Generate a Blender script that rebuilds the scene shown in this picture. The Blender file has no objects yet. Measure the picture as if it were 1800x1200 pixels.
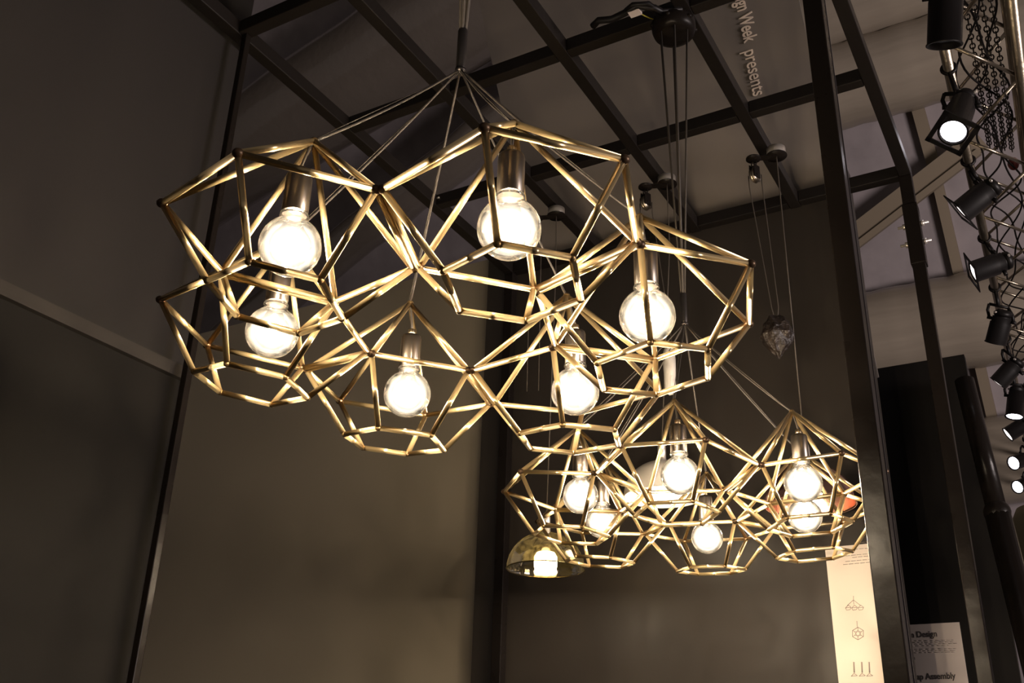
import bpy, bmesh, math, random
from mathutils import Vector, Matrix
random.seed(7)
SC = bpy.context.scene
COL = SC.collection
# ------------------------------------------------------------------ camera
CAMZ = 1.5
FPX = 1779.58
R_ = Vector((0.493017, -0.869562, 0.028216)); U_ = Vector((-0.376622, -0.184074, 0.907895)); W_ = Vector((0.784277, 0.458234, 0.418248))
cd = bpy.data.cameras.new('camera'); cam = bpy.data.objects.new('camera', cd); COL.objects.link(cam)
cd.sensor_width = 36; cd.lens = FPX * 36 / 1800; cd.clip_start = .05; cd.clip_end = 200
cam.matrix_world = Matrix(((R_.x, U_.x, -W_.x, 0), (R_.y, U_.y, -W_.y, 0), (R_.z, U_.z, -W_.z, CAMZ), (0, 0, 0, 1)))
cd.dof.use_dof = False
SC.camera = cam
# ------------------------------------------------------------------ world, hall fill light, exposure
w = bpy.data.worlds.new('hall_air'); SC.world = w; w.use_nodes = True
w.node_tree.nodes['Background'].inputs[0].default_value = (1.0, .86, .78, 1)
w.node_tree.nodes['Background'].inputs[1].default_value = .065
def area(name, loc, target, sx, sy, energy, col):
    l = bpy.data.lights.new(name, 'AREA'); l.shape = 'RECTANGLE'; l.size = sx; l.size_y = sy; l.energy = energy; l.color = col
    o = bpy.data.objects.new(name, l); COL.objects.link(o); o.location = loc
    o.rotation_euler = (Vector(target) - Vector(loc)).to_track_quat('-Z', 'Y').to_euler(); return o
area('hall_fill_light', (3.0, -6.5, 2.2), (10.5, 1.0, 7.0), 3.0, 1.5, 640, (1, .86, .82))  # unseen area light added to brighten the right tent, standing for other lamps
SC.view_settings.view_transform = 'Standard'; SC.view_settings.look = 'None'
SC.view_settings.exposure = 0.0; SC.view_settings.gamma = 1.0; SC.view_settings.use_curve_mapping = False
SC.cycles.use_denoising = True
SC.cycles.sample_clamp_indirect = 6.0
SC.cycles.max_bounces = 8; SC.cycles.transparent_max_bounces = 24

# ------------------------------------------------------------------ pixel to place helpers (room frame: X along the booth, Y across it)
def ray(x, y): return R_ * ((x - 900) / FPX) - U_ * ((y - 600) / FPX) + W_
O_ = Vector((0, 0, CAMZ))
def atz(x, y, z): d = ray(x, y); return O_ + d * ((z - CAMZ) / d.z)
def atu(x, y, u): d = ray(x, y); return O_ + d * (u / d.x)
def atv(x, y, v): d = ray(x, y); return O_ + d * (v / d.y)
def atK(x, y, K): d = ray(x, y); return O_ + d * (K / (d.z + 1.87 * d.x))      # roof slope plane

# ------------------------------------------------------------------ materials
def mat(name, col, rough=.5, metal=0.0, bump=0, bscale=20, var=0, vscale=8, coat=0, spec=.5, rvar=0, aniso=0, stretch=None, sheen=0):
    m = bpy.data.materials.new(name); m.use_nodes = True; nt = m.node_tree; b = nt.nodes['Principled BSDF']
    b.inputs['Base Color'].default_value = (*col, 1); b.inputs['Roughness'].default_value = rough; b.inputs['Metallic'].default_value = metal
    b.inputs['Coat Weight'].default_value = coat; b.inputs['Specular IOR Level'].default_value = spec; b.inputs['Sheen Weight'].default_value = sheen
    tc = nt.nodes.new('ShaderNodeTexCoord'); mp = nt.nodes.new('ShaderNodeMapping'); nt.links.new(tc.outputs['Object'], mp.inputs[0])
    if stretch: mp.inputs['Scale'].default_value = stretch
    if var:
        n = nt.nodes.new('ShaderNodeTexNoise'); n.inputs['Scale'].default_value = vscale; n.inputs['Detail'].default_value = 6
        nt.links.new(mp.outputs[0], n.inputs['Vector'])
        r = nt.nodes.new('ShaderNodeMapRange'); r.inputs[1].default_value = .3; r.inputs[2].default_value = .7
        r.inputs[3].default_value = 1 - var; r.inputs[4].default_value = 1 + var; nt.links.new(n.outputs['Fac'], r.inputs[0])
        mx = nt.nodes.new('ShaderNodeMix'); mx.data_type = 'RGBA'; mx.blend_type = 'MULTIPLY'; mx.inputs[0].default_value = 1
        mx.inputs[6].default_value = (*col, 1); nt.links.new(r.outputs[0], mx.inputs[7]); nt.links.new(mx.outputs[2], b.inputs['Base Color'])
    if rvar:
        n = nt.nodes.new('ShaderNodeTexNoise'); n.inputs['Scale'].default_value = 5; n.inputs['Detail'].default_value = 8
        nt.links.new(mp.outputs[0], n.inputs['Vector'])
        r = nt.nodes.new('ShaderNodeMapRange'); r.inputs[1].default_value = .3; r.inputs[2].default_value = .7
        r.inputs[3].default_value = max(.03, rough - rvar); r.inputs[4].default_value = rough + rvar
        nt.links.new(n.outputs['Fac'], r.inputs[0]); nt.links.new(r.outputs[0], b.inputs['Roughness'])
    if bump:
        n = nt.nodes.new('ShaderNodeTexNoise'); n.inputs['Scale'].default_value = bscale; n.inputs['Detail'].default_value = 6
        nt.links.new(mp.outputs[0], n.inputs['Vector'])
        bp = nt.nodes.new('ShaderNodeBump'); bp.inputs['Strength'].default_value = bump; bp.inputs['Distance'].default_value = .02
        nt.links.new(n.outputs['Fac'], bp.inputs['Height']); nt.links.new(bp.outputs[0], b.inputs['Normal'])
    return m
M = {}
M['brass'] = mat('brushed brass tube', (.88, .67, .35), .29, .85)
M['joint'] = mat('dark bronze joint', (.11, .065, .035), .4, .6)
M['joint2'] = mat('aged brass joint', (.38, .25, .11), .4, .9)
M['holder'] = mat('brushed gunmetal lamp holder', (.20, .175, .15), .33, 1, bump=.05, bscale=60, stretch=(1, 1, .05))
M['gland'] = mat('nickel cable gland', (.6, .5, .35), .3, 1)
M['cable'] = mat('grey brown cable sleeve', (.045, .037, .030), .6)
M['wire'] = mat('thin steel wire', (.075, .062, .05), .5, .4)
M['tube'] = mat('dark spreader tube', (.07, .062, .058), .3, .8)
M['black'] = mat('glossy black painted steel', (.009, .007, .006), .30, 0, bump=.12, bscale=14, spec=.11, rvar=.08)
M['beam'] = mat('black painted ceiling beam', (.008, .006, .005), .45, 0, bump=.1, bscale=10, spec=.3)
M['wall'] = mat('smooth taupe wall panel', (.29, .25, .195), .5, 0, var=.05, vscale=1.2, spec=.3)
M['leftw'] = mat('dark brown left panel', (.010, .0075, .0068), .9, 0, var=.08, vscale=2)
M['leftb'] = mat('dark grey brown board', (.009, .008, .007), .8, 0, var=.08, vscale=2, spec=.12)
M['cap'] = mat('board cap strip', (.030, .026, .023), .8, spec=.2)
M['farw'] = mat('matt black far panel', (.005, .004, .0035), .7, spec=.15)
M['edge'] = mat('grey for lit post face', (.12, .105, .11), .5)
M['floor'] = mat('dark exhibition carpet', (.05, .045, .04), .95, 0, bump=.3, bscale=200)
M['tent'] = mat('grey violet tent membrane', (.34, .30, .31), .75, 0, bump=.25, bscale=5, var=.12, vscale=3)
M['banner'] = mat('dark cloth banner', (.145, .125, .11), .85, 0, var=.06, vscale=2, bump=.2, bscale=2)
M['raft'] = mat('beige tent rafter', (.25, .20, .14), .6)
M['airtube'] = mat('pearly inflated tent tube', (.34, .29, .23), .26, 0, bump=.6, bscale=1.0, stretch=(5, .5, 5), var=.08, vscale=2)
M['shadeair'] = mat('dim clear film tube', (.20, .17, .145), .16, 0, bump=.6, bscale=5, coat=.6, stretch=(1, 1, 1))  # darker than the right-hand tubes: weaker light put into the base colour
M['letter'] = mat('pale beige printed letters', (.62, .52, .43), .7)
M['alu'] = mat('aluminium truss tube', (.42, .36, .28), .34, 1, bump=.1, bscale=40)
M['can'] = mat('matt black lantern housing', (.006, .005, .005), .45, spec=.25)
M['paper'] = mat('cream poster paper', (.80, .70, .60), .7, var=.03, vscale=3)
M['paper2'] = mat('pale grey text sheet', (.60, .52, .47), .7)
M['ink'] = mat('grey printed line', (.30, .25, .22), .8)
M['ink2'] = mat('black printed text', (.06, .05, .05), .8)
M['rock'] = mat('dark crumpled stone', (.022, .016, .013), .3, 0, bump=.8, bscale=40, var=.5, vscale=20)
M['wrock'] = mat('white veined stone', (.62, .58, .52), .5, 0, bump=.3, bscale=30, var=.15, vscale=20)
M['copper'] = mat('polished copper dome', (.80, .46, .34), .18, 1, bump=.06, bscale=14)
M['steel'] = mat('polished steel canopy', (.65, .60, .54), .3, .7)
M['goldin'] = mat('dark gold dome lining', (.35, .28, .12), .25, 1, bump=.15, bscale=60)
M['white'] = mat('white satin dome', (.60, .55, .48), .4)
M['yellow'] = mat('yellow insulated wire', (.5, .42, .05), .5)
M['chain'] = mat('blackened steel chain', (.05, .045, .04), .35, .8)
M['olive'] = mat('olive padded column cloth', (.62, .54, .34), .8)
M['red'] = mat('dark red hook', (.12, .02, .02), .5)
def emis(name, col, s):
    m = bpy.data.materials.new(name); m.use_nodes = True; nt = m.node_tree; nt.nodes.clear()
    e = nt.nodes.new('ShaderNodeEmission'); e.inputs[0].default_value = (*col, 1); e.inputs[1].default_value = s
    o = nt.nodes.new('ShaderNodeOutputMaterial'); nt.links.new(e.outputs[0], o.inputs[0]); return m
BULB_COL = (1, .80, .56)
M['core'] = emis('glowing filament core', BULB_COL, 3400)
M['lamp'] = emis('glowing pendant lamp', (1, .82, .58), 60)
M['lens'] = emis('lit lantern lens', (1, .93, 1), 9)
M['lensdim'] = emis('lit lantern lens edge', (1, .9, .85), 2.0)
# halo: painted soft glow round the filament, fading towards the rim
def halo():
    m = bpy.data.materials.new('painted glow in the bulb'); m.use_nodes = True; nt = m.node_tree; nt.nodes.clear()
    lw = nt.nodes.new('ShaderNodeLayerWeight'); lw.inputs[0].default_value = .5
    inv = nt.nodes.new('ShaderNodeMath'); inv.operation = 'SUBTRACT'; inv.inputs[0].default_value = 1; nt.links.new(lw.outputs['Facing'], inv.inputs[1])
    pw = nt.nodes.new('ShaderNodeMath'); pw.operation = 'POWER'; pw.inputs[1].default_value = 4.2; nt.links.new(inv.outputs[0], pw.inputs[0])
    ml = nt.nodes.new('ShaderNodeMath'); ml.operation = 'MULTIPLY'; ml.inputs[1].default_value = 1.6; nt.links.new(pw.outputs[0], ml.inputs[0])
    e = nt.nodes.new('ShaderNodeEmission'); e.inputs[0].default_value = (1, .90, .74, 1); nt.links.new(ml.outputs[0], e.inputs[1])
    t = nt.nodes.new('ShaderNodeBsdfTransparent'); a = nt.nodes.new('ShaderNodeAddShader'); nt.links.new(e.outputs[0], a.inputs[0]); nt.links.new(t.outputs[0], a.inputs[1])
    o = nt.nodes.new('ShaderNodeOutputMaterial'); nt.links.new(a.outputs[0], o.inputs[0]); return m
M['halo'] = halo()
def glass(name, tint, dust, rough=.04, gl=.10, dcol=(1, .95, .85)):
    m = bpy.data.materials.new(name); m.use_nodes = True; nt = m.node_tree; nt.nodes.clear(); L = nt.links
    t = nt.nodes.new('ShaderNodeBsdfTransparent'); t.inputs[0].default_value = (*tint, 1)
    g = nt.nodes.new('ShaderNodeBsdfGlossy'); g.inputs['Roughness'].default_value = rough
    tr = nt.nodes.new('ShaderNodeBsdfTranslucent'); tr.inputs[0].default_value = (*dcol, 1)
    fr = nt.nodes.new('ShaderNodeFresnel'); fr.inputs[0].default_value = 1.45
    fm = nt.nodes.new('ShaderNodeMath'); fm.operation = 'ADD'; fm.inputs[1].default_value = gl - .04; L.new(fr.outputs[0], fm.inputs[0])
    m1 = nt.nodes.new('ShaderNodeMixShader'); L.new(fm.outputs[0], m1.inputs[0]); L.new(t.outputs[0], m1.inputs[1]); L.new(g.outputs[0], m1.inputs[2])
    tc = nt.nodes.new('ShaderNodeTexCoord'); n = nt.nodes.new('ShaderNodeTexNoise'); n.inputs['Scale'].default_value = 60; n.inputs['Detail'].default_value = 5
    L.new(tc.outputs['Object'], n.inputs['Vector'])
    r = nt.nodes.new('ShaderNodeMapRange'); r.inputs[1].default_value = .35; r.inputs[2].default_value = .72; r.inputs[3].default_value = dust * .2; r.inputs[4].default_value = dust * 2.6
    L.new(n.outputs['Fac'], r.inputs[0])
    m2 = nt.nodes.new('ShaderNodeMixShader'); L.new(r.outputs[0], m2.inputs[0]); L.new(m1.outputs[0], m2.inputs[1]); L.new(tr.outputs[0], m2.inputs[2])
    o = nt.nodes.new('ShaderNodeOutputMaterial'); L.new(m2.outputs[0], o.inputs[0]); return m
M['bulb'] = glass('dusty clear bulb glass', (1, 1, 1), .0032)
M['smoke'] = glass('smoked gold dome glass', (.62, .56, .40), .05, .06, .16, (.5, .42, .2))
# dark lacquered back panel with wipe marks
def backmat():
    m = mat('dark lacquered back panel', (.030, .025, .021), .5, 0, var=.05, vscale=1.5, spec=.25)
    nt = m.node_tree; b = nt.nodes['Principled BSDF']
    tc = nt.nodes.new('ShaderNodeTexCoord'); mp = nt.nodes.new('ShaderNodeMapping'); mp.inputs['Scale'].default_value = (1, 5, 2); mp.inputs['Rotation'].default_value = (.35, 0, 0)
    nt.links.new(tc.outputs['Object'], mp.inputs[0])
    n = nt.nodes.new('ShaderNodeTexNoise'); n.inputs['Scale'].default_value = 3; n.inputs['Detail'].default_value = 9; n.inputs['Roughness'].default_value = .7; nt.links.new(mp.outputs[0], n.inputs['Vector'])
    r = nt.nodes.new('ShaderNodeMapRange'); r.inputs[1].default_value = .45; r.inputs[2].default_value = .75; r.inputs[3].default_value = .42; r.inputs[4].default_value = .62
    nt.links.new(n.outputs['Fac'], r.inputs[0]); nt.links.new(r.outputs[0], b.inputs['Roughness']); return m
M['back'] = backmat()

# ------------------------------------------------------------------ mesh helpers
def link(o, parent=None):
    COL.objects.link(o)
    if parent is not None: o.parent = parent
    return o
def tag(o, label=None, cat=None, group=None, kind=None):
    if label: o['label'] = label
    if cat: o['category'] = cat
    if group: o['group'] = group
    if kind: o['kind'] = kind
    return o
def obj(name, bm, m, parent=None, smooth=False, loc=None, bevel=0):
    me = bpy.data.meshes.new(name); bm.normal_update(); bm.to_mesh(me); bm.free()
    ms = m if isinstance(m, (list, tuple)) else [m]
    for x in ms: me.materials.append(x)
    if smooth:
        for p in me.polygons: p.use_smooth = True
    o = bpy.data.objects.new(name, me); link(o, parent)
    if loc is not None: o.location = loc
    if bevel:
        b = o.modifiers.new('bevel', 'BEVEL'); b.width = bevel; b.segments = 2; b.limit_method = 'ANGLE'
    return o
def empty(name, loc, parent=None):
    o = bpy.data.objects.new(name, None); link(o, parent); o.location = loc; o.empty_display_size = .05; return o
def box(bm, a, b, mi=0):
    a, b = [min(a[i], b[i]) for i in range(3)], [max(a[i], b[i]) for i in range(3)]
    v = [bm.verts.new((x, y, z)) for x in (a[0], b[0]) for y in (a[1], b[1]) for z in (a[2], b[2])]
    for f in ((0, 1, 3, 2), (4, 6, 7, 5), (0, 4, 5, 1), (2, 3, 7, 6), (0, 2, 6, 4), (1, 5, 7, 3)):
        bm.faces.new([v[i] for i in f]).material_index = mi
    return v
def frame_of(d):
    d = d.normalized(); a = Vector((0, 0, 1)) if abs(d.z) < .95 else Vector((1, 0, 0)); x = a.cross(d).normalized(); return x, d.cross(x)
def cyl(bm, p, q, r, n=12, r2=None, cap=True, mi=0):
    p, q = Vector(p), Vector(q); x, y = frame_of(q - p); r2 = r if r2 is None else r2
    A = [bm.verts.new(p + (x * math.cos(t) + y * math.sin(t)) * r) for t in [2 * math.pi * i / n for i in range(n)]]
    B = [bm.verts.new(q + (x * math.cos(t) + y * math.sin(t)) * r2) for t in [2 * math.pi * i / n for i in range(n)]]
    for i in range(n):
        f = bm.faces.new((A[i], A[(i + 1) % n], B[(i + 1) % n], B[i])); f.material_index = mi; f.smooth = True
    if cap:
        bm.faces.new(A[::-1]).material_index = mi; bm.faces.new(B).material_index = mi
def beam(bm, p, q, wx, wz, up=Vector((0, 0, 1)), mi=0):
    p, q = Vector(p), Vector(q); d = (q - p).normalized(); s = d.cross(up).normalized(); u = s.cross(d)
    v = [bm.verts.new(c + s * a * wx / 2 + u * b * wz / 2) for c in (p, q) for a, b in ((-1, -1), (1, -1), (1, 1), (-1, 1))]
    for f in ((0, 1, 2, 3), (4, 7, 6, 5), (0, 4, 5, 1), (1, 5, 6, 2), (2, 6, 7, 3), (3, 7, 4, 0)): bm.faces.new([v[i] for i in f]).material_index = mi
def lathe(bm, prof, n=32, org=(0, 0, 0), mi=0, axis=None):
    org = Vector(org); ax = Vector(axis).normalized() if axis is not None else Vector((0, 0, 1)); X, Y = frame_of(ax)
    rings = []
    for r, z in prof:
        if r < 1e-6: rings.append([bm.verts.new(org + ax * z)])
        else: rings.append([bm.verts.new(org + ax * z + (X * math.cos(2 * math.pi * i / n) + Y * math.sin(2 * math.pi * i / n)) * r) for i in range(n)])
    for a, b in zip(rings, rings[1:]):
        for i in range(n):
            j = (i + 1) % n
            if len(a) == 1 and len(b) == 1: continue
            if len(a) == 1: f = bm.faces.new((a[0], b[j], b[i]))
            elif len(b) == 1: f = bm.faces.new((a[i], a[j], b[0]))
            else: f = bm.faces.new((a[i], a[j], b[j], b[i]))
            f.smooth = True; f.material_index = mi
def path(bm, pts, r, n=8, mi=0):
    pts = [Vector(p) for p in pts]; prev = None
    for i, p in enumerate(pts):
        d = (pts[min(i + 1, len(pts) - 1)] - pts[max(i - 1, 0)]).normalized()
        if i == 0: x, y = frame_of(d)
        else: x = (x - d * x.dot(d)).normalized(); y = d.cross(x)
        ring = [bm.verts.new(p + (x * math.cos(t) + y * math.sin(t)) * r) for t in [2 * math.pi * k / n for k in range(n)]]
        if prev:
            for k in range(n):
                f = bm.faces.new((prev[k], prev[(k + 1) % n], ring[(k + 1) % n], ring[k])); f.smooth = True; f.material_index = mi
        else: bm.faces.new(ring[::-1])
        prev = ring
    bm.faces.new(prev)
def ball(bm, c, r, s=(1, 1, 1), mi=0, u=14, v=10):
    c = Vector(c)
    g = bmesh.ops.create_uvsphere(bm, u_segments=u, v_segments=v, radius=r)
    for x in g['verts']: x.co = Vector((x.co.x * s[0], x.co.y * s[1], x.co.z * s[2])) + c
    for f in {f for x in g['verts'] for f in x.link_faces}: f.smooth = True; f.material_index = mi
def bez(a, b, c, n=10):
    a, b, c = Vector(a), Vector(b), Vector(c); return [a * (1 - t) ** 2 + b * 2 * t * (1 - t) + c * t * t for t in [i / n for i in range(n + 1)]]
def text(name, s, size, m, parent, mw, extrude=.0005, bold=0, align='LEFT', xs=1, shear=0):
    c = bpy.data.curves.new(name, 'FONT'); c.body = s; c.size = size; c.extrude = extrude; c.offset = bold; c.align_x = align
    t = bpy.data.objects.new(name, c); COL.objects.link(t); bpy.context.view_layer.update()
    me = bpy.data.meshes.new_from_object(t.evaluated_get(bpy.context.evaluated_depsgraph_get())); bpy.data.objects.remove(t); bpy.data.curves.remove(c)
    me.materials.clear(); me.materials.append(m); o = bpy.data.objects.new(name, me); link(o, parent); o.matrix_local = mw @ Matrix.Diagonal((xs, 1, 1, 1)); return o
# ================================================================== setting
HB = CAMZ + 2.45                      # underside of the steel grid
def struct(name, bm, m, **k): o = obj(name, bm, m, **k); o['kind'] = 'structure'; return o
bm = bmesh.new(); box(bm, (-6, -9, -.05), (15, 20, 0)); struct('floor', bm, M['floor'])
TOP = atu(559, 533, 4.05).z
# back wall: dark lacquered part and taupe part
bm = bmesh.new(); box(bm, (3.95, .62, 0), (4.0, 2.29, atu(1215, 369, 3.95).z)); struct('wall_back', bm, M['back'])
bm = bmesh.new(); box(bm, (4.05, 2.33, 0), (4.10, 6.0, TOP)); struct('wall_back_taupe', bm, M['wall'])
bm = bmesh.new(); box(bm, (3.96, 2.33, 0), (4.045, 2.47, TOP)); struct('trim_1', bm, M['back'])
# left wall with lower board and cap strip
zc = atv(317, 642, 2.3).z
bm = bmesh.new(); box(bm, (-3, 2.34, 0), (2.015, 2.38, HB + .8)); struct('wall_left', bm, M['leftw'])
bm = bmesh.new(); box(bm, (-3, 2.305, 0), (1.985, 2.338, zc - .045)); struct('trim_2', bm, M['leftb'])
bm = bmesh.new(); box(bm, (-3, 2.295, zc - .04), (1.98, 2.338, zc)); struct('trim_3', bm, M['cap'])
# far low black wall
pz = atu(1600, 638, 4.6).z
bm = bmesh.new(); box(bm, (4.6, .33, 0), (4.65, 1.6, pz)); struct('wall_far', bm, M['farw'])

# steel booth frame: every bar a part
fr = empty('booth_frame', (1.93, 2.27, 0)); tag(fr, 'black steel frame of the booth with a grid of ceiling beams and corner posts', 'frame')
def fbar(name, a, b, m='beam', bev=.003):
    bm = bmesh.new(); c = (Vector(a) + Vector(b)) / 2; h = (Vector(b) - Vector(a)) / 2
    box(bm, -h, h); o = obj(name, bm, M[m], fr, bevel=bev); o.location = c - fr.location; return o
Ls = [2.27, 1.785, 1.293, .83, .36]
for i, v in enumerate(Ls): fbar('ceiling_beam', (-2.2, v, HB), (3.92, v + .047, HB + .057))
for u in (1.91, 2.53, 3.17, 3.87):
    a = [.36] if u != 1.91 else [.36]
    vs = sorted(Ls)
    for v0, v1 in zip(vs, vs[1:]):
        fbar('cross_beam', (u, v0 + .0475, HB + .001), (u + .045, v1 - .0005, HB + .056))
for v0, v1 in zip(sorted(Ls), sorted(Ls)[1:]):
    fbar('cross_beam', (1.27, v0 + .0475, HB + .001), (1.315, v1 - .0005, HB + .056))
fbar('post', (1.925, 2.243, 0), (1.948, 2.268, HB), 'black')
fbar('post', (2.23, .36, 0), (2.28, .41, HB - .001), 'black')
fbar('post', (3.87, .36, 0), (3.92, .41, HB - .001), 'black')
fbar('post', (3.87, 2.27, 0), (3.92, 2.317, HB - .001), 'black')
e = fbar('post_lit_edge', (2.2802, .3585, 0), (2.2822, .372, HB - .002), 'edge', 0)  # grey strip stands in for light on the post's side face
# splice bolts near the top of the far post
for dz in (0, .085):
    bm = bmesh.new(); z = CAMZ + 2.22 - dz
    cyl(bm, (3.895, .325, z), (3.895, .445, z), .006, 8); cyl(bm, (3.895, .343, z), (3.895, .359, z), .012, 6); cyl(bm, (3.895, .411, z), (3.895, .426, z), .012, 6)
    o = obj('bolt', bm, M['steel'], fr); o.location = -fr.location
bm = bmesh.new(); box(bm, (3.866, .3555, HB - .42), (3.924, .4145, HB - .14)); o = obj('splice_sleeve', bm, M['black'], fr, bevel=.003); o.location = -fr.location
for p in ((768, 348), (769, 358)):
    q = atv(*p, 2.265); bm = bmesh.new(); cyl(bm, q, q + Vector((0, -.012, 0)), .004, 8); o = obj('bolt', bm, M['steel'], fr); o.location = -fr.location

# tent roof slope, rafters, inflated tubes
K0 = 27.75; TSC = 2.5
def slope(u, v, K=K0, off=0): return Vector((u, v, CAMZ + K - 1.87 * u))
bm = bmesh.new()
vv = [slope(14.8, -9), slope(14.8, 20), slope(8.2, 20), slope(8.2, -9)]
f = [bm.verts.new(p) for p in vv]; g = [bm.verts.new(p + Vector((.1, 0, .1))) for p in vv]
bm.faces.new(f); bm.faces.new(g[::-1])
for i in range(4): bm.faces.new((f[i], f[(i + 1) % 4], g[(i + 1) % 4], g[i]))
struct('ceiling', bm, M['tent'])
bm = bmesh.new(); z0 = CAMZ + K0 - 1.87 * 8.2; box(bm, (-6, -9, z0), (8.3, 20, z0 + .05)); struct('ceiling_ridge', bm, M['banner'])
N_ = Vector((-1.87, 0, -1)).normalized()          # slope's inner normal
def rafter(p, q, wd, th, name='trim_4', m='raft', K=K0):
    a, b = atK(*p, K) + N_ * (th * TSC / 2 + .002), atK(*q, K) + N_ * (th * TSC / 2 + .002)
    bm = bmesh.new(); beam(bm, a, b, wd * TSC, th * TSC, N_); return struct(name, bm, M[m])
rafter((1556, -20), (1642, 292), .055, .05, 'rafter_1'); rafter((1648, 318), (1760, 800), .045, .05, 'rafter_2')
rafter((1725, 245), (1490, 425), .10, .07, 'rafter_3', K=27.3); rafter((1722, 268), (1498, 440), .03, .09, 'rafter_4', 'cap2' if 'cap2' in M else 'raft', K=27.3)
def airtube(px, py, r, v0, v1, m='airtube', K=26.9, name='tent_tube', waves=.02):
    r *= TSC; v0 *= TSC; v1 *= TSC; c = atK(px, py, K); n = 60; bm = bmesh.new(); prev = None
    for i in range(n + 1):
        v = v0 + (v1 - v0) * i / n; rr_ = r * (1 + waves * math.sin(i * 2.1) * random.uniform(.3, 1)); ring = []
        for k in range(28):
            t = 2 * math.pi * k / 28; ring.append(bm.verts.new((0 + rr_ * math.cos(t), v, rr_ * math.sin(t))))
        if prev:
            for k in range(28): bm.faces.new((prev[k], prev[(k + 1) % 28], ring[(k + 1) % 28], ring[k]))
        prev = ring
    o = struct(name, bm, M[m], smooth=True); o.location = (c.x, 0, c.z); return o
airtube(1560, -8, .16, -2.5, .80); airtube(1560, 128, .20, -2.5, .78)
airtube(1620, 578, .22, -2.5, .9, K=26.8); airtube(1760, 808, .20, -2.5, 1.2, K=26.8)
# dim film tubes behind the grid, upper left
for (a, b, r) in (((330, 330), (930, -60), .30), ((560, 470), (1000, 120), .12)):
    r *= TSC; A_, B_ = atK(*a, 25.5), atK(*b, 25.5); A_, B_ = A_ + (A_ - B_), B_ + (B_ - A_); bm = bmesh.new()
    path(bm, [A_.lerp(B_, i / 30) + Vector((0, 0, .03 * math.sin(i * 2.3))) for i in range(31)], r, 24)
    struct('film_tube', bm, M['shadeair'])
A_, B_ = atK(470, 262, 24.6), atK(850, -45, 24.6); bm = bmesh.new(); prev = None; X_, Y_ = frame_of(B_ - A_); NS = 260
for i in range(NS + 1):
    c_ = A_.lerp(B_, i / NS); rr2 = .15 + .012 * math.sin(i * .9) * (.5 + .5 * math.sin(i * .11)) ; ring = []
    for k in range(20):
        t = 2 * math.pi * k / 20; ring.append(bm.verts.new(c_ + (X_ * math.cos(t) + Y_ * math.sin(t)) * (rr2 + .006 * math.sin(i * 1.7 + k))))
    if prev:
        for k in range(20): bm.faces.new((prev[k], prev[(k + 1) % 20], ring[(k + 1) % 20], ring[k]))
    prev = ring
struct('film_seam', bm, M['shadeair'], smooth=True)
# dark cloth banner with lettering
ba = atK(1436, 60, 9.9)
bnr = empty('hanging_banner', (0, 0, 0)); tag(bnr, 'dark cloth banner above the beams lettered in pale beige', 'banner')
def sl(u, v, K, o=0): return Vector((u, v, CAMZ + K - 1.87 * u)) + N_ * o
bm = bmesh.new()
vR = atK(1436, 150, 9.9).y; vL = atK(850, 40, 9.9).y
q = [sl(4.35, vR, 9.9), sl(4.35, vL, 9.9), sl(3.0, vL, 9.9), sl(3.0, vR, 9.9)]
f = [bm.verts.new(p) for p in q]; g = [bm.verts.new(p - N_ * .01) for p in q]
bm.faces.new(f); bm.faces.new(g[::-1])
for i in range(4): bm.faces.new((f[i], f[(i + 1) % 4], g[(i + 1) % 4], g[i]))
obj('cloth', bm, M['banner'], bnr)
tx = Vector((1, 0, -1.87)).normalized(); ty = Vector((0, -1, 0)); tz = tx.cross(ty)
pe = atK(1325, 171, 9.9) + tz * .004; ps = atK(1309, 76, 9.9) + tz * .004
def tmat(p, X, Y, Z): return Matrix(((X.x, Y.x, Z.x, p.x), (X.y, Y.y, Z.y, p.y), (X.z, Y.z, Z.z, p.z), (0, 0, 0, 1)))
t1 = text('lettering', 'presents', .088, M['letter'], bnr, tmat(pe, tx, ty, tz), .002, .0002, 'RIGHT', .70)
t2 = text('bold_lettering', 'Design Week', .088, M['letter'], bnr, tmat(ps, tx, ty, tz), .002, .0013, 'RIGHT', .58)
# eave box beam beyond the wall
bm = bmesh.new(); a = atu(1207, 357, 4.5); b = atu(1450, 297, 4.5); beam(bm, a + (a - b) * 1.3, b - (b - a) * .06, .12, .09); struct('trim_eave', bm, M['raft'])

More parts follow.
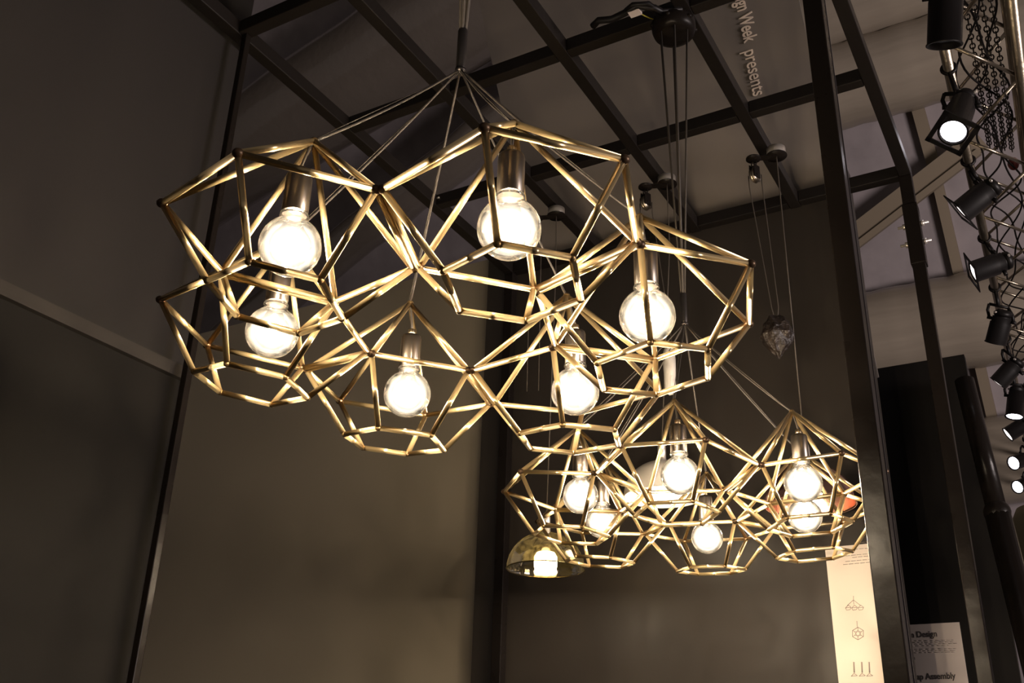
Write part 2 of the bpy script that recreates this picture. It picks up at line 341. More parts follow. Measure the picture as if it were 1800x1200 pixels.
# ================================================================== chandeliers
CH=[{'c':[[[0.7929,0.9001,2.2907],[0.9365,0.7747,2.279],[1.1224,0.8396,2.2611],[1.1594,1.0231,2.2622],[1.0165,1.1451,2.2788],[0.8345,1.0885,2.29],[0.872,0.9319,2.1715],[0.9463,0.8667,2.1632],[1.0412,0.9011,2.1521],[1.0588,1.0,2.1555],[0.9858,1.0605,2.1662],[0.8904,1.0298,2.1743],[0.9943,0.9598,2.4603]],[[1.0461,0.4462,2.2926],[1.229,0.507,2.277],[1.2675,0.7028,2.2605],[1.1256,0.8303,2.2611],[0.9397,0.7655,2.2789],[0.8998,0.5767,2.2922],[1.0598,0.5302,2.1705],[1.1551,0.5639,2.1591],[1.1733,0.6623,2.1545],[1.0977,0.7318,2.153],[1.0027,0.6983,2.1634],[0.983,0.6005,2.1703],[1.0989,0.6501,2.4575]],[[1.5712,0.4423,2.2748],[1.6078,0.6319,2.2589],[1.4578,0.7625,2.2517],[1.2771,0.7009,2.2602],[1.2386,0.5051,2.2767],[1.3818,0.3792,2.2836],[1.4986,0.4976,2.1562],[1.5172,0.597,2.15],[1.443,0.6617,2.1441],[1.3469,0.6286,2.1487],[1.3273,0.5292,2.1566],[1.4026,0.4631,2.1621],[1.4241,0.5795,2.4495]],[[1.8333,0.892,2.2738],[1.6846,1.022,2.2628],[1.4972,0.9582,2.2548],[1.4642,0.7698,2.2515],[1.6142,0.6393,2.2588],[1.7948,0.6988,2.2737],[1.7442,0.8673,2.1525],[1.672,0.9275,2.1481],[1.5755,0.8968,2.1442],[1.5583,0.7976,2.1405],[1.6354,0.7285,2.1454],[1.7299,0.7623,2.1495],[1.6355,0.8303,2.4488]],[[1.5741,1.3446,2.2844],[1.3912,1.2818,2.2751],[1.3535,1.0912,2.2572],[1.494,0.9675,2.255],[1.6814,1.0313,2.263],[1.7194,1.2192,2.2811],[1.5586,1.2576,2.1617],[1.4625,1.2284,2.1556],[1.4432,1.131,2.1473],[1.5197,1.0614,2.1473],[1.6149,1.0945,2.1509],[1.6308,1.1956,2.1614],[1.5282,1.1427,2.4536]],[[1.0613,1.3368,2.2922],[1.0228,1.1525,2.2788],[1.1658,1.0306,2.2622],[1.3439,1.093,2.2574],[1.3816,1.2837,2.2754],[1.2426,1.4057,2.292],[1.1222,1.2914,2.1701],[1.104,1.1941,2.1593],[1.1778,1.1301,2.1514],[1.2719,1.161,2.153],[1.2891,1.2613,2.1623],[1.2164,1.3224,2.1713],[1.2106,1.2042,2.4573]]],'b':[[0.9868,0.9724,2.2657],[1.0957,0.6509,2.2677],[1.4277,0.5728,2.2551],[1.6491,0.8172,2.2426],[1.5352,1.1376,2.2511],[1.2085,1.2057,2.2646]],'s':[1.3086,0.9007,2.8151]},{'c':[[[2.1666,1.228,2.2815],[2.2121,1.043,2.2653],[2.4006,0.9814,2.2594],[2.5382,1.1151,2.258],[2.4972,1.2997,2.2743],[2.3123,1.3609,2.284],[2.2566,1.2064,2.1596],[2.2786,1.1086,2.153],[2.3745,1.079,2.1483],[2.4483,1.1471,2.1502],[2.4263,1.2449,2.1567],[2.3304,1.2746,2.1614],[2.3595,1.1627,2.4517]],[[2.1081,0.7139,2.2726],[2.2988,0.6509,2.2615],[2.4426,0.7866,2.2533],[2.3975,0.9721,2.2592],[2.2091,1.0337,2.2652],[2.0663,0.904,2.2728],[2.1749,0.7752,2.1544],[2.2707,0.7453,2.1497],[2.3445,0.8135,2.1455],[2.3224,0.9115,2.146],[2.2265,0.9413,2.1507],[2.1528,0.8732,2.1549],[2.266,0.8436,2.4454]],[[2.5291,0.4011,2.2781],[2.6666,0.5338,2.2747],[2.6267,0.7246,2.2593],[2.4493,0.7795,2.2534],[2.3056,0.6438,2.2616],[2.3385,0.4635,2.2758],[2.5076,0.4889,2.1575],[2.5814,0.5568,2.1533],[2.5594,0.6547,2.1478],[2.4635,0.6846,2.1464],[2.3896,0.6166,2.1506],[2.4116,0.5187,2.1562],[2.484,0.6053,2.4526]],[[3.0067,0.6098,2.288],[2.962,0.7974,2.2772],[2.774,0.8578,2.2611],[2.6363,0.7267,2.2596],[2.6762,0.5358,2.2749],[2.8619,0.4762,2.2844],[2.9219,0.6338,2.1658],[2.9,0.7317,2.1603],[2.8043,0.7614,2.1528],[2.7305,0.6933,2.151],[2.7524,0.5954,2.1566],[2.8481,0.5656,2.164],[2.8071,0.6762,2.4554]],[[3.0648,1.1277,2.2935],[2.8802,1.1828,2.2791],[2.7356,1.0493,2.2636],[2.777,0.8671,2.2612],[2.965,0.8067,2.2773],[3.1081,0.9356,2.2926],[3.0035,1.065,2.171],[2.9079,1.095,2.1636],[2.8344,1.027,2.1557],[2.8565,0.9289,2.1552],[2.9521,0.899,2.1626],[3.0256,0.967,2.1705],[2.9073,0.9876,2.4575]],[[2.6452,1.437,2.2891],[2.5067,1.3018,2.2744],[2.5478,1.1172,2.2582],[2.729,1.0565,2.2636],[2.8736,1.19,2.2791],[2.8333,1.3785,2.2918],[2.6709,1.3514,2.1679],[2.5972,1.2835,2.16],[2.6195,1.1857,2.1534],[2.7154,1.1559,2.1548],[2.7891,1.2238,2.1627],[2.7668,1.3215,2.1692],[2.6819,1.2312,2.4581]]],'b':[[2.362,1.1545,2.261],[2.2688,0.8384,2.2508],[2.4891,0.5947,2.2597],[2.8066,0.6744,2.2634],[2.9061,0.9958,2.2558],[2.675,1.2348,2.2722]],'s':[2.5863,0.9212,2.821]}]
ROD = bpy.data.meshes.new('rod')
_b = bmesh.new(); cyl(_b, (0, 0, 0), (0, 0, 1), .0051, 14); _b.to_mesh(ROD); _b.free(); ROD.materials.append(M['brass'])
for p in ROD.polygons: p.use_smooth = len(p.vertices) == 4
def place(o, p, q, trim=0):
    p, q = Vector(p), Vector(q); d = q - p; L = d.length; p2 = p + d * (trim / L)
    o.location = p2; o.rotation_mode = 'QUATERNION'; o.rotation_quaternion = d.to_track_quat('Z', 'Y'); o.scale = (1, 1, (L - 2 * trim))
# shared bulb meshes
bm = bmesh.new(); RB = .0475
prof = [(0, -RB)] + [(RB * math.sin(t), -RB * math.cos(t)) for t in [math.pi * i / 30 for i in range(1, 26)]]
prof += [(.0195, .0455), (.0165, .0495), (.0155, .056), (.0150, .066)]
lathe(bm, prof, 40); BULB = bpy.data.meshes.new('glass_bulb'); bm.to_mesh(BULB); bm.free(); BULB.materials.append(M['bulb'])
bm = bmesh.new(); ball(bm, (0, 0, 0), .0078, (1, 1, 1.8), u=14, v=10); CORE = bpy.data.meshes.new('filament'); bm.to_mesh(CORE); bm.free(); CORE.materials.append(M['core'])
bm = bmesh.new(); ball(bm, (0, 0, 0), .0440, u=32, v=24); HALO = bpy.data.meshes.new('painted_glow'); bm.to_mesh(HALO); bm.free(); HALO.materials.append(M['halo'])
bm = bmesh.new(); lathe(bm, [(0, .058), (.0185, .058), (.0195, .0565), (.0207, .058), (.0207, .122), (.0195, .127), (.015, .1295), (0, .1295)], 36)
HOLD = bpy.data.meshes.new('lamp_holder'); bm.to_mesh(HOLD); bm.free(); HOLD.materials.append(M['holder'])
bm = bmesh.new(); lathe(bm, [(0, .1298), (.0068, .1298), (.0068, .141), (.0055, .144), (0, .144)], 10)
for k in range(8):
    t = k * math.pi / 4; cyl(bm, (.0066 * math.cos(t), .0066 * math.sin(t), .1298), (.0066 * math.cos(t), .0066 * math.sin(t), .143), .0013, 6)
GLAND = bpy.data.meshes.new('cable_gland'); bm.to_mesh(GLAND); bm.free(); GLAND.materials.append(M['gland'])
bm = bmesh.new(); lathe(bm, [(.0215, .0505), (.0225, .052), (.0222, .0555), (.0209, .0572), (.0200, .0555), (.0203, .052), (.0215, .0505)], 36)
COLR = bpy.data.meshes.new('glass_collar'); bm.to_mesh(COLR); bm.free(); COLR.materials.append(M['bulb'])
def inst(name, me, parent, loc=(0, 0, 0)):
    o = bpy.data.objects.new(name, me); link(o, parent); o.location = loc; return o
JT = []
for nm_, r_, s_, m_ in (('dark_joint', .0084, (1, 1, .85), 'joint'), ('brass_joint', .0055, (1, 1, 1), 'joint2'), ('apex_joint', .0072, (1, 1, .9), 'joint2')):
    bm = bmesh.new(); ball(bm, (0, 0, 0), r_, s_, 0, 12, 8); me = bpy.data.meshes.new(nm_); bm.to_mesh(me); bm.free(); me.materials.append(M[m_]); JT.append(me)
def chandelier(D, label, top):
    S = Vector(D['s']); root = empty('chandelier', S); tag(root, label, 'chandelier', 'brass cage chandeliers')
    for k in range(6):
        P = [Vector(p) - S for p in D['c'][k]]; A = P[12]
        cage = empty('cage', A, root)
        for j in range(13): inst('joint', JT[0 if j < 6 else (2 if j == 12 else 1)], cage, P[j] - A)
        ed = [(12, j) for j in range(6)] + [(j, (j + 1) % 6) for j in range(6)] + [(j, j + 6) for j in range(6)] + [(j + 6, (j + 1) % 6 + 6) for j in range(6)]
        for a, b in ed:
            r = bpy.data.objects.new('rod', ROD); link(r, cage); place(r, P[a] - A, P[b] - A, .0035)
        B = Vector(D['b'][k]) - S
        h = inst('lamp_holder', HOLD, root, B)
        inst('cable_gland', GLAND, h); inst('glass_collar', COLR, h); inst('glass_bulb', BULB, h); inst('filament', CORE, h, (0, 0, -.002)); inst('painted_glow', HALO, h)
        g = B + Vector((0, 0, .143))
        bm = bmesh.new(); path(bm, bez(A - A, (g - A) * .5 + Vector((0, 0, .01)), g - A, 6) , .0024, 8); obj('lamp_cable', bm, M['cable'], root, loc=A)
        bm = bmesh.new(); path(bm, bez((0, 0, 0), A * .5 + Vector((0, 0, -.02)), A, 10), .0021, 8); obj('supply_cable', bm, M['cable'], root)
        bm = bmesh.new(); s2 = Vector((.006 * math.cos(k), .006 * math.sin(k), 0)); path(bm, [s2, A + Vector((.0, .004, .003))], .0009, 6); obj('suspension_wire', bm, M['wire'], root)
    bm = bmesh.new(); lathe(bm, [(0, -.002), (.0085, -.002), (.0098, .001), (.0098, .094), (.0088, .097), (0, .097)], 24); obj('spreader_tube', bm, M['tube'], root)
    bm = bmesh.new(); lathe(bm, [(0, -.009), (.0105, -.009), (.0112, -.006), (.0112, -.0015), (0, -.0015)], 20); obj('spreader_collar', bm, M['tube'], root)
    T = Vector(top) - S
    for k in range(6):
        a = k * math.pi / 3 + .4
        e_ = T + Vector((.052 * math.cos(a), .052 * math.sin(a), -.02)); s_ = Vector((.006 * math.cos(a), .006 * math.sin(a), .096))
        bm = bmesh.new(); path(bm, [s_, e_], .0026 if k % 3 else .0036, 8); obj('riser_cable', bm, M['cable'], root)
    bm = bmesh.new(); lathe(bm, [(0, -.055), (.05, -.055), (.068, -.048), (.074, -.03), (.074, 0), (.066, .006), (0, .006)], 36, T); obj('ceiling_canopy', bm, M['black'], root)
    for k in range(6):
        a = k * math.pi / 3 + .1; bm = bmesh.new(); c = T + Vector((.074 * math.cos(a), .074 * math.sin(a), -.02)); ball(bm, c, .008); obj('canopy_screw', bm, M['black'], root)
    return root
c1 = chandelier(CH[0], 'large brass cage chandelier with six lit globe bulbs nearest the camera', (CH[0]['s'][0], CH[0]['s'][1], HB - .002))
c2 = chandelier(CH[1], 'brass cage chandelier hanging lower in the picture beside the near black post', (2.575, .905, HB - .001))
# junction cables on the beam by the second canopy
jc = empty('beam_cabling', (2.52, 1.05, HB)); tag(jc, 'tangle of black cables and yellow wire on the beam beside the far canopy', 'cable')
def onb(px, py, z=HB - .004): return atz(px, py, z) - jc.location
bm = bmesh.new(); path(bm, [onb(1042, 46), onb(1052, 36), onb(1075, 34), onb(1100, 22), onb(1118, 10), onb(1150, 14), onb(1180, 30)], .012, 8); obj('black_cable', bm, M['can'], jc)
bm = bmesh.new(); path(bm, [onb(1100, 18), onb(1112, 8), onb(1140, 6), onb(1160, 20), onb(1200, 16)], .008, 8); obj('black_cable', bm, M['can'], jc)
bm = bmesh.new(); path(bm, [onb(1113, 22), onb(1125, 24), onb(1138, 30), onb(1148, 34)], .0022, 6); obj('yellow_wire', bm, M['yellow'], jc)
bm = bmesh.new(); a = onb(1116, 19); box(bm, a - Vector((.015, .02, .012)), a + Vector((.015, .02, .0))); obj('terminal_block', bm, M['paper2'], jc)

# ================================================================== dome pendants on pulleys with stone weights
def canopy(name, px, py, label, bright):
    p = atz(px, py, HB - .03)
    t = empty(name, (p.x, p.y, HB - .055)); return t, p
def torusknot(bm, c, R, r, ax, n=20, m_=6):
    c = Vector(c); ax = Vector(ax).normalized(); X, Y = frame_of(ax)
    path(bm, [c + (X * math.cos(2 * math.pi * i / n) + Y * math.sin(2 * math.pi * i / n)) * R for i in range(n + 1)], r, m_)
def pendant(px, py, rim, rad, mats, label, side, rock=None, open_h=.62):
    """canopy on the beam, cord, pulley, dome"""
    cp = atz(px, py, HB - .03)
    root = empty('dome_pendant', (cp.x, cp.y, HB - .05)); tag(root, label, 'pendant lamp', 'pulley dome pendants')
    bm = bmesh.new(); lathe(bm, [(0, -.0), (.036, 0), (.0375, .003), (.0375, .032), (0, .032)], 32); obj('ceiling_rose', bm, M['steel'], root)
    bm = bmesh.new(); lathe(bm, [(0, -.001), (.042, -.001), (.042, -.004), (0, -.004)], 32); obj('rose_plate', bm, M['black'], root)
    # second plate towards the pulley
    off = Vector((-.03, .085, -.002))
    bm = bmesh.new(); beam(bm, (0, 0, -.006), off + Vector((0, 0, -.004)), .03, .005); lathe(bm, [(0, -.008), (.03, -.008), (.03, -.003), (0, -.003)], 24, off); obj('pulley_bracket', bm, M['black'], root)
    pc = off + Vector((0, 0, -.085))
    pl = empty('pulley', pc, root)
    bm = bmesh.new(); lathe(bm, [(.006, -.007), (.031, -.007), (.025, -.003), (.025, .003), (.031, .007), (.006, .007)], 28, (0, 0, 0), 0, (.35, 1, 0)); obj('wheel', bm, M['alu'], pl)
    bm = bmesh.new(); d = Vector((.35, 1, 0)).normalized()
    for s in (-1, 1):
        beam(bm, d * .011 * s + Vector((0, 0, -.012)), d * .011 * s + Vector((0, 0, .045)), .036, .003, d)
    cyl(bm, -d * .016, d * .016, .005, 10); torusknot(bm, (0, 0, .055), .012, .003, (1, -.35, 0)); obj('cheek_plates', bm, M['black'], pl)
    # cords
    Rm = atu(rim[0], rim[1], cp.x) ; Rm = Vector((cp.x + side, Rm.y, Rm.z)); Rm = atu(rim[0], rim[1], cp.x + side)
    c = Rm - root.location; H = rad * open_h * 1.6
    topz = c + Vector((0, 0, rad * .92))
    bm = bmesh.new(); path(bm, [Vector((0, 0, -.004)), Vector((0, 0, -.02)), Vector((0, 0, -.3)), topz + Vector((0, 0, .05))], .0024, 8); obj('cord', bm, M['wire'], root)
    # dome
    n = 14; prof = [(rad * math.sin(t), rad * .92 * math.cos(t)) for t in [(.06 + (math.pi / 2 - .06) * i / n) for i in range(n + 1)]]
    prof += [(rad * 1.005, -.004), (rad * .985, -.004)] + [(rad * .975 * math.sin(t), rad * .90 * math.cos(t)) for t in [(math.pi / 2 - (math.pi / 2 - .06) * i / n) for i in range(n + 1)]]
    bm = bmesh.new(); lathe(bm, prof, 48); dm = obj('dome', bm, M[mats], root, loc=c)
    bm = bmesh.new(); torusknot(bm, (0, 0, -.003), rad, .0025, (0, 0, 1), 48, 6); obj('rim', bm, M['goldin'] if mats == 'smoke' else M[mats], dm)
    bm = bmesh.new(); lathe(bm, [(0, .085), (.013, .085), (.016, .07), (.016, .0), (0, 0)], 24, c + Vector((0, 0, rad * .86))); obj('dome_cap', bm, M['steel'], root)
    bm = bmesh.new(); lathe(bm, [(0, rad * .86), (.018, rad * .86), (.018, rad * .42), (0, rad * .42)], 24, c); obj('lamp_holder', bm, M['holder'], root)
    bm = bmesh.new(); lathe(bm, [(0, -.012), (.038, -.004), (.044, .02), (.044, .052), (.035, .068), (0, .072)], 28, c + Vector((0, 0, -.008))); obj('lamp', bm, M['lamp'], root)
    w = None
    pr = pc + Vector((0, 0, 0))
    e1 = pr + Vector((.006, -.024, 0)); e2 = pr + Vector((-.006, .024, 0))
    if rock:
        kind, rp, hh, ww = rock
        q = atu(rp[0], rp[1], (root.location + pr).x) - root.location
        for e_ in (e1, e2):
            bm = bmesh.new(); path(bm, [e_, e_ + Vector((0, 0, -.05)), q + (e_ - pr) * .5 + Vector((0, 0, .12)), q + Vector((0, 0, hh * .5))], .0020, 6); obj('rope', bm, M['wire'], root)
    else:
        for e_ in (e1, e2):
            bm = bmesh.new(); path(bm, [e_, e_ + Vector((0, 0, -.05)), e_ + Vector((0, 0, -.75)), ], .0020, 6); obj('rope', bm, M['wire'], root)
        q = None
    return root, q
def stone(name, q, root, hh, ww, m, label, tip, seed):
    rnd = random.Random(seed); bm = bmesh.new()
    g = bmesh.ops.create_icosphere(bm, subdivisions=3, radius=1)
    for v in bm.verts:
        z = v.co.z
        taper = (1 - tip * max(0, -z) ** 1.3) * (1 - .12 * max(0, z))
        v.co = Vector((v.co.x * ww * taper, v.co.y * ww * taper, z * hh)) * (1 + rnd.uniform(-.06, .06) * (1.6 if tip > .3 else .5))
    if tip < .3:
        for v in bm.verts:
            z = max(-1, min(1, v.co.z / hh)); rr3 = math.hypot(v.co.x, v.co.y)
            if rr3 > 1e-5:
                k = ww * (1 - abs(z) ** 5) ** .5 * (1 + .05 * math.sin(z * 4)) / rr3; v.co.x *= k; v.co.y *= k
    o = obj(name, bm, m, None, smooth=(tip < .3)); o.location = q + root.location; tag(o, label, 'stone', 'hanging stone weights'); return o
r1, _ = pendant(978, 372, (959, 999), .150, 'smoke', 'smoked gold glass dome pendant below the left end of the farther chandelier', 0.0)
r2, q2 = pendant(1172, 316, (1166, 872), .150, 'white', 'white dome pendant behind the top middle cage of the farther chandelier', .12, ('w', (1177, 650), .095, .022))
r3, q3 = pendant(1364, 266, (1424, 886), .155, 'copper', 'polished copper dome pendant behind the right cages of the farther chandelier', .05, ('d', (1367, 592), .082, .045))
stone('stone_weight', q2, r2, .105, .0235, M['wrock'], 'long white stone weight hanging above the farther chandelier', .15, 3)
stone('stone_weight', q3, r3, .088, .060, M['rock'], 'dark pointed crystal stone weight hanging against the dark wall', .85, 5)

# ================================================================== posters
def sheet(name, u, v0, v1, z0, z1, m, label):
    t = empty(name, (u, v0, z0)); tag(t, label, 'poster')
    bm = bmesh.new(); box(bm, (0, 0, 0), (-.003, v1 - v0, z1 - z0)); obj('paper', bm, M[m], t); return t
pA = atu(1450, 962, 3.945); vR_ = atu(1563, 1100, 3.945).y
po = sheet('drawing_poster', 3.948, vR_, pA.y, .9, pA.z, 'paper', 'tall cream poster of lamp line drawings, left of the near black post')
def onp(px, py): p = atu(px, py, 3.9435) - po.location; p.x = -.0034; return p
def seg(bm, a, b, r=.0009): cyl(bm, a, b, r, 4)
def pline(bm, pts, r=.0009):
    for a, b in zip(pts, pts[1:]): seg(bm, onp(*a), onp(*b), r)
bm = bmesh.new()
pline(bm, [(1500, 1047), (1500, 1054)]); pline(bm, [(1489, 1064), (1500, 1054), (1513, 1064)]); pline(bm, [(1500, 1054), (1501, 1062)])
for cx in (1491, 1502, 1513):
    pline(bm, [(cx - 5, 1068), (cx, 1063), (cx + 5, 1067), (cx + 3, 1071), (cx - 3, 1072), (cx - 5, 1068), (cx + 5, 1067)])
obj('chandelier_drawing', bm, M['ink'], po)
bm = bmesh.new(); cx, cy, R0 = 1508, 1113, 11
hx = [(cx + R0 * math.sin(k * math.pi / 3), cy - R0 * math.cos(k * math.pi / 3)) for k in range(7)]; pline(bm, hx, .0011)
tri = [(cx + 6.5 * math.sin(k * 2 * math.pi / 3), cy - 6.5 * math.cos(k * 2 * math.pi / 3)) for k in range(4)]; pline(bm, tri)
tri2 = [(cx + 6.5 * math.sin(k * 2 * math.pi / 3 + math.pi / 3), cy - 6.5 * math.cos(k * 2 * math.pi / 3 + math.pi / 3)) for k in range(4)]; pline(bm, tri2)
for k in range(6): pline(bm, [hx[k], (tri if k % 2 == 0 else tri2)[k // 2 % 3 if k % 2 == 0 else (k - 1) // 2 % 3]])
pline(bm, [(1506, 1091), (1507, 1102)]); obj('pendant_drawing', bm, M['ink'], po)
bm = bmesh.new()
for cx in (1501, 1515, 1528):
    pline(bm, [(cx - .5, 1163), (cx + .5, 1182)], .0024); pline(bm, [(cx - 5, 1188), (cx, 1183), (cx + 6, 1187), (cx - 5, 1188)])
obj('lamp_drawing', bm, M['ink'], po)
bm = bmesh.new()
for (y, x0) in ((956, 1502), (967, 1490), (977, 1476), (981, 1498), (987, 1486), (992, 1482)):
    for j in range(6):
        a = x0 + j * 10
        if a < 1530: pline(bm, [(a, y - (a - 1480) * .09), (a + 8, y - (a + 8 - 1480) * .09)], .0010)
obj('small_print', bm, M['ink'], po)
pB = atu(1686, 1093, 4.594)
ps_ = sheet('text_sheet', 4.598, pB.y, atu(1588, 1098, 4.594).y, 1.5, pB.z, 'paper2', 'pale grey text sheet on the black panel right of the near post')
YY = Vector((0, 0, 1)); XX = Vector((0, -1, 0)); ZZ = XX.cross(YY)
def ptxt(s, px, py, size, m, bold, al='LEFT', xs=.87):
    p = atu(px, py, 4.5935) - ps_.location; p.x = -.0034
    return text('lettering', s, size, m, ps_, tmat(p, XX, YY, ZZ), .0003, bold, al, xs)
ptxt('on Design', 1648, 1118, .034, M['ink2'], .0008, 'RIGHT'); ptxt('ap Assembly', 1680, 1192, .034, M['ink2'], .0008, 'RIGHT'); ptxt('gn', 1609, 1159, .022, M['ink2'], .0004, 'RIGHT')
for g_, (ys, xe) in enumerate((((1126, 1129, 1132, 1135), (1676, 1676, 1682, 1668)), ((1141, 1144, 1147), (1681, 1680, 1678)))):
    bm = bmesh.new()
    for y, x in zip(ys, xe):
        x0 = 1599
        while x0 < x:
            ln = random.uniform(4, 10); a = atu(x0, y - (x0 - 1600) * .025, 4.5935) - ps_.location; b = atu(min(x0 + ln, x), y - (x0 - 1600) * .025, 4.5935) - ps_.location
            a.x = b.x = -.0034; cyl(bm, a, b, .0013, 4); x0 += ln + 1.6
    obj('paragraph', bm, M['ink'], ps_)

# ================================================================== lighting truss with lanterns and chains
TA, TB = atz(1655, 60, CAMZ + 3.3), atz(1755, 535, CAMZ + 3.3); TD = (TB - TA).normalized(); TS = TD.cross(Vector((0, 0, 1))).normalized()   # TS points right
T0 = TA - TD * 1.2; T1 = TA + TD * 7.6
tr = empty('lighting_truss', T0); tag(tr, 'long aluminium box truss carrying black lanterns along the right edge', 'truss')
CH4 = [Vector((0, 0, 0)), TS * .30, Vector((0, 0, .30)), TS * .30 + Vector((0, 0, .30))]
LT = (T1 - T0).length
for c in CH4:
    bm = bmesh.new(); cyl(bm, c, c + TD * LT, .025, 16); obj('chord', bm, M['alu'], tr)
UN = bpy.data.meshes.new('brace'); b_ = bmesh.new(); cyl(b_, (0, 0, 0), (0, 0, 1), .0095, 8); b_.to_mesh(UN); b_.free(); UN.materials.append(M['alu'])
def brace(a, b):
    o = bpy.data.objects.new('brace', UN); link(o, tr); place(o, a, b, .01)
st = .42; n = int(LT / st)
for i in range(n):
    a = TD * (i * st); b = TD * ((i + 1) * st); m_ = TD * ((i + .5) * st)
    for (p, q) in ((0, 1), (2, 3), (0, 2), (1, 3)):
        if i > 16 and (p, q) in ((2, 3),): continue
        if i % 2: brace(CH4[p] + a, CH4[q] + b)
        else: brace(CH4[q] + a, CH4[p] + b)
# cables along the truss
tc_ = empty('truss_cables', T0 + TD * .5); tag(tc_, 'bundle of black cables looping along inside the truss', 'cable')
for k in range(4):
    bm = bmesh.new(); rnd = random.Random(k)
    pts_ = [TD * (i * .045) + TS * (.14 + .09 * math.sin(i * .17 + k * 1.7) + .03 * math.sin(i * .41 + k)) + Vector((0, 0, .10 + .08 * math.sin(i * .113 + k))) for i in range(165)]
    path(bm, pts_, .0055, 6); obj('black_cable', bm, M['can'], tc_)
# hoist chains: links are stuff (a few pixels each)
hc = empty('hoist_chain', T0 + TD * 1.0 + TS * .12); tag(hc, 'dark steel hoist chains hanging in loops inside the truss', 'chain')
for k in range(4):
    bm = bmesh.new(); base = TD * (.10 + .0 * k) + TS * (.0 + .035 * k)
    for i in range(46):
        c = base + TD * (i * .030) + Vector((0, 0, .16 - .10 * math.sin(i / 46 * math.pi) - .02 * k))
        ax = (TS if i % 2 else Vector((0, 0, 1)))
        X = TD; Y = ax.cross(TD)
        path(bm, [c + X * (.022 * math.cos(t)) + Y * (.012 * math.sin(t)) for t in [2 * math.pi * j / 8 for j in range(9)]], .0036, 5)
    o = obj('chain_links', bm, M['chain'], hc); o['kind'] = 'stuff'
bm = bmesh.new(); ball(bm, TD * 1.55 + TS * .1 + Vector((0, 0, .06)), .03, (1, 1, 1.3)); obj('hook_block', bm, M['red'], hc)

def lantern(back, front, dist_z, wid, label, lens=True, lensm='lens', gel=True, ang=None, L=None, depth_dir=None):
    """back and front: pixel points of the housing's two ends, placed below the truss chord"""
    Bk = atz(*back, CAMZ + dist_z)
    dep = (Bk - O_).dot(W_)
    # front end at a depth offset so that it aims as the photo shows
    off = depth_dir
    d = ray(*front); Fr = O_ + d * (dep + off)
    ax = (Fr - Bk).normalized(); L = (Fr - Bk).length; r = wid / 2
    root = empty('stage_lantern', Bk); tag(root, label, 'stage light', 'black lanterns on the truss')
    bm = bmesh.new(); lathe(bm, [(0, -.02 * L), (r * .55, 0), (r * .8, .05 * L), (r * .86, .16 * L), (r * .78, .17 * L), (r * .78, .20 * L), (r * .9, .21 * L), (r * .9, .36 * L), (r, .38 * L), (r, .98 * L), (r * 1.06, .985 * L), (r * 1.06, L), (r * .93, L), (r * .9, .93 * L), (0, .93 * L)], 28, (0, 0, 0), 0, ax)
    obj('housing', bm, M['can'], root)
    if lens:
        bm = bmesh.new(); lathe(bm, [(0, L * 1.0), (r * .6, L * .99), (r * .88, L * .965)], 28, (0, 0, 0), 0, ax); obj('lens', bm, M[lensm], root)
    X, Y = frame_of(ax)
    if gel:
        bm = bmesh.new(); c = ax * (L + .006); e = r * 1.22; q = X * math.cos(.5) + Y * math.sin(.5); s = ax.cross(q)
        for a, b in ((1, 0), (-1, 0), (0, 1), (0, -1)):
            beam(bm, c + q * a * e * 1.0 + s * b * e - (s if a else q) * e * 1.15, c + q * a * e + s * b * e + (s if a else q) * e * 1.15, r * .34, .006, ax)
        obj('gel_frame', bm, M['can'], root)
    # yoke from pivots up to the clamp on the chord
    side = ax.cross(TD); side = side.normalized() if side.length > .2 else TS
    piv = ax * (.30 * L)
    t_ = (root.location - T0).dot(TD); cl = T0 + TD * (t_ + .0) + Vector((0, 0, -.03)) - root.location
    bm = bmesh.new(); up = (cl - piv).normalized()
    for s_ in (-1, 1):
        path(bm, [piv + side * s_ * r * 1.15, piv + side * s_ * r * 1.18 + up * r * .8, piv + up * r * 1.5 + side * s_ * r * .9], .010, 6)
        cyl(bm, piv + side * s_ * r * .9, piv + side * s_ * r * 1.35, .012, 8)
    path(bm, [piv + up * r * 1.5 - side * r * .9, piv + up * r * 1.5 + side * r * .9], .010, 6); obj('yoke', bm, M['can'], root)
    bm = bmesh.new(); path(bm, [piv + up * r * 1.5, cl], .012, 8); torusknot(bm, cl + Vector((0, 0, .03)), .032, .009, TD, 16, 6); obj('clamp', bm, M['can'], root)
    bm = bmesh.new(); cyl(bm, ax * .02 + X * r * .5, ax * .02 + X * r * 1.0, .008, 8); obj('knob', bm, M['steel'], root)
    return root
Z = 3.12
lantern((1664, -45), (1660, 80), 3.15, .135, 'largest black lantern at the top right, pointing straight down, unlit', False, depth_dir=.0, gel=False)
lantern((1697, 168), (1675, 233), Z, .125, 'black lantern with a bright white round lens, second from the top', True, 'lens', True, depth_dir=-.22)
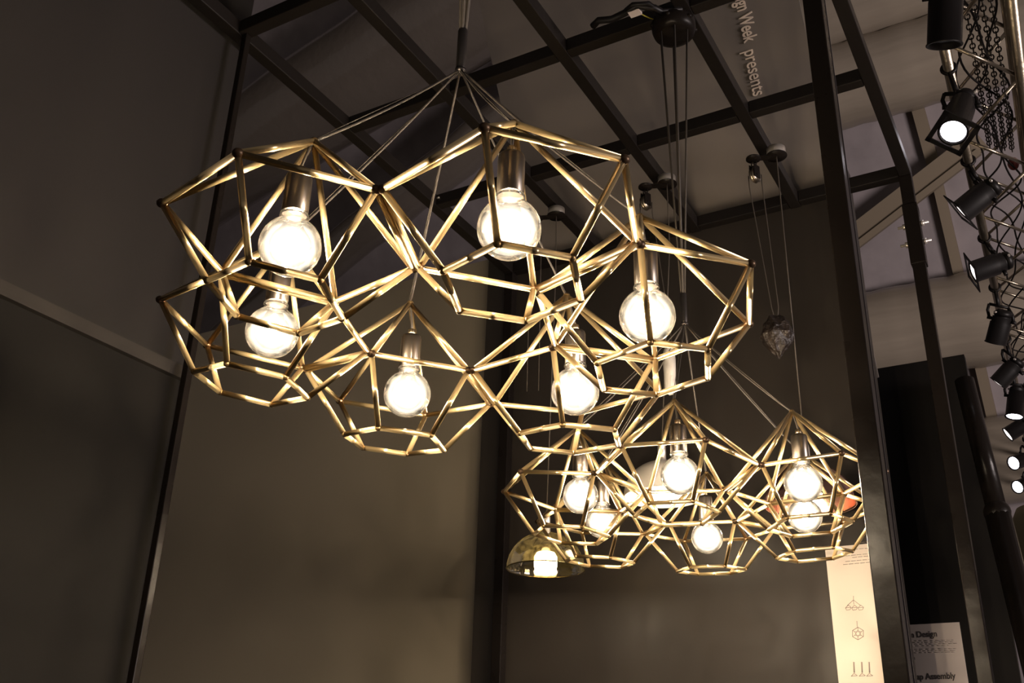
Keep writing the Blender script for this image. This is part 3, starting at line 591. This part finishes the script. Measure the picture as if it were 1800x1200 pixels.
lantern((1752, 322), (1690, 372), Z, .135, 'black lantern aimed down left, third from the top', True, 'lensdim', True, depth_dir=.06)
lantern((1778, 455), (1710, 478), Z, .135, 'black lantern pointing left, fourth from the top', True, 'lensdim', True, depth_dir=.05)
lantern((1765, 545), (1750, 603), Z, .135, 'black lantern pointing down just above the tilted one, fifth from the top', True, 'lensdim', False, depth_dir=.05)
lantern((1792, 632), (1754, 674), Z, .135, 'black lantern tilted down left beside the top of the far black panel', True, 'lensdim', False, depth_dir=.05)
lantern((1788, 680), (1783, 733), Z, .130, 'black lantern pointing down with a pale lens below the tilted lantern', True, 'lens', False, depth_dir=-.1)
lantern((1806, 742), (1771, 764), Z, .130, 'small black lantern aimed left, third from the bottom', True, 'lensdim', False, depth_dir=.02)
lantern((1814, 803), (1781, 814), Z, .130, 'small black lantern with a bright lens facing left, second from the bottom', True, 'lens', False, depth_dir=-.12)
lantern((1816, 845), (1788, 856), Z, .130, 'smallest black lantern with a bright lens at the bottom of the row', True, 'lens', False, depth_dir=-.12)

# dark leaning tube and padded column at the lower right edge
lt = empty('leaning_pole', atu(1704, 668, 4.7)); tag(lt, 'glossy black leaning pole at the right end of the far black panel', 'pole')
a = atu(1695, 668, 4.53); b = atu(1753, 900, 4.48); c = atu(1806, 1130, 4.5)
c = b + (b - a) * ((b.z - 0) / (a.z - b.z))
bm = bmesh.new(); cyl(bm, a - lt.location, b - lt.location, .040, 20); obj('upper_tube', bm, M['black'], lt)
bm = bmesh.new(); cyl(bm, b - lt.location, c - lt.location, .050, 20); obj('lower_tube', bm, M['black'], lt)
bm = bmesh.new(); ball(bm, b - lt.location, .053); obj('elbow_joint', bm, M['black'], lt)
pc_ = atu(1800, 900, 5.4); bm = bmesh.new(); R0 = .16
cc = pc_ + Vector((0.03, -.085, 0)); lathe(bm, [(R0 * .9, -cc.z), (R0, -cc.z + .3), (R0, -.12), (R0 * .94, -.04), (R0 * .75, .02), (0, .04)], 36)
o = obj('padded_column', bm, M['olive'], None, loc=cc); tag(o, 'olive cloth padded column at the right edge below the lanterns', 'column')
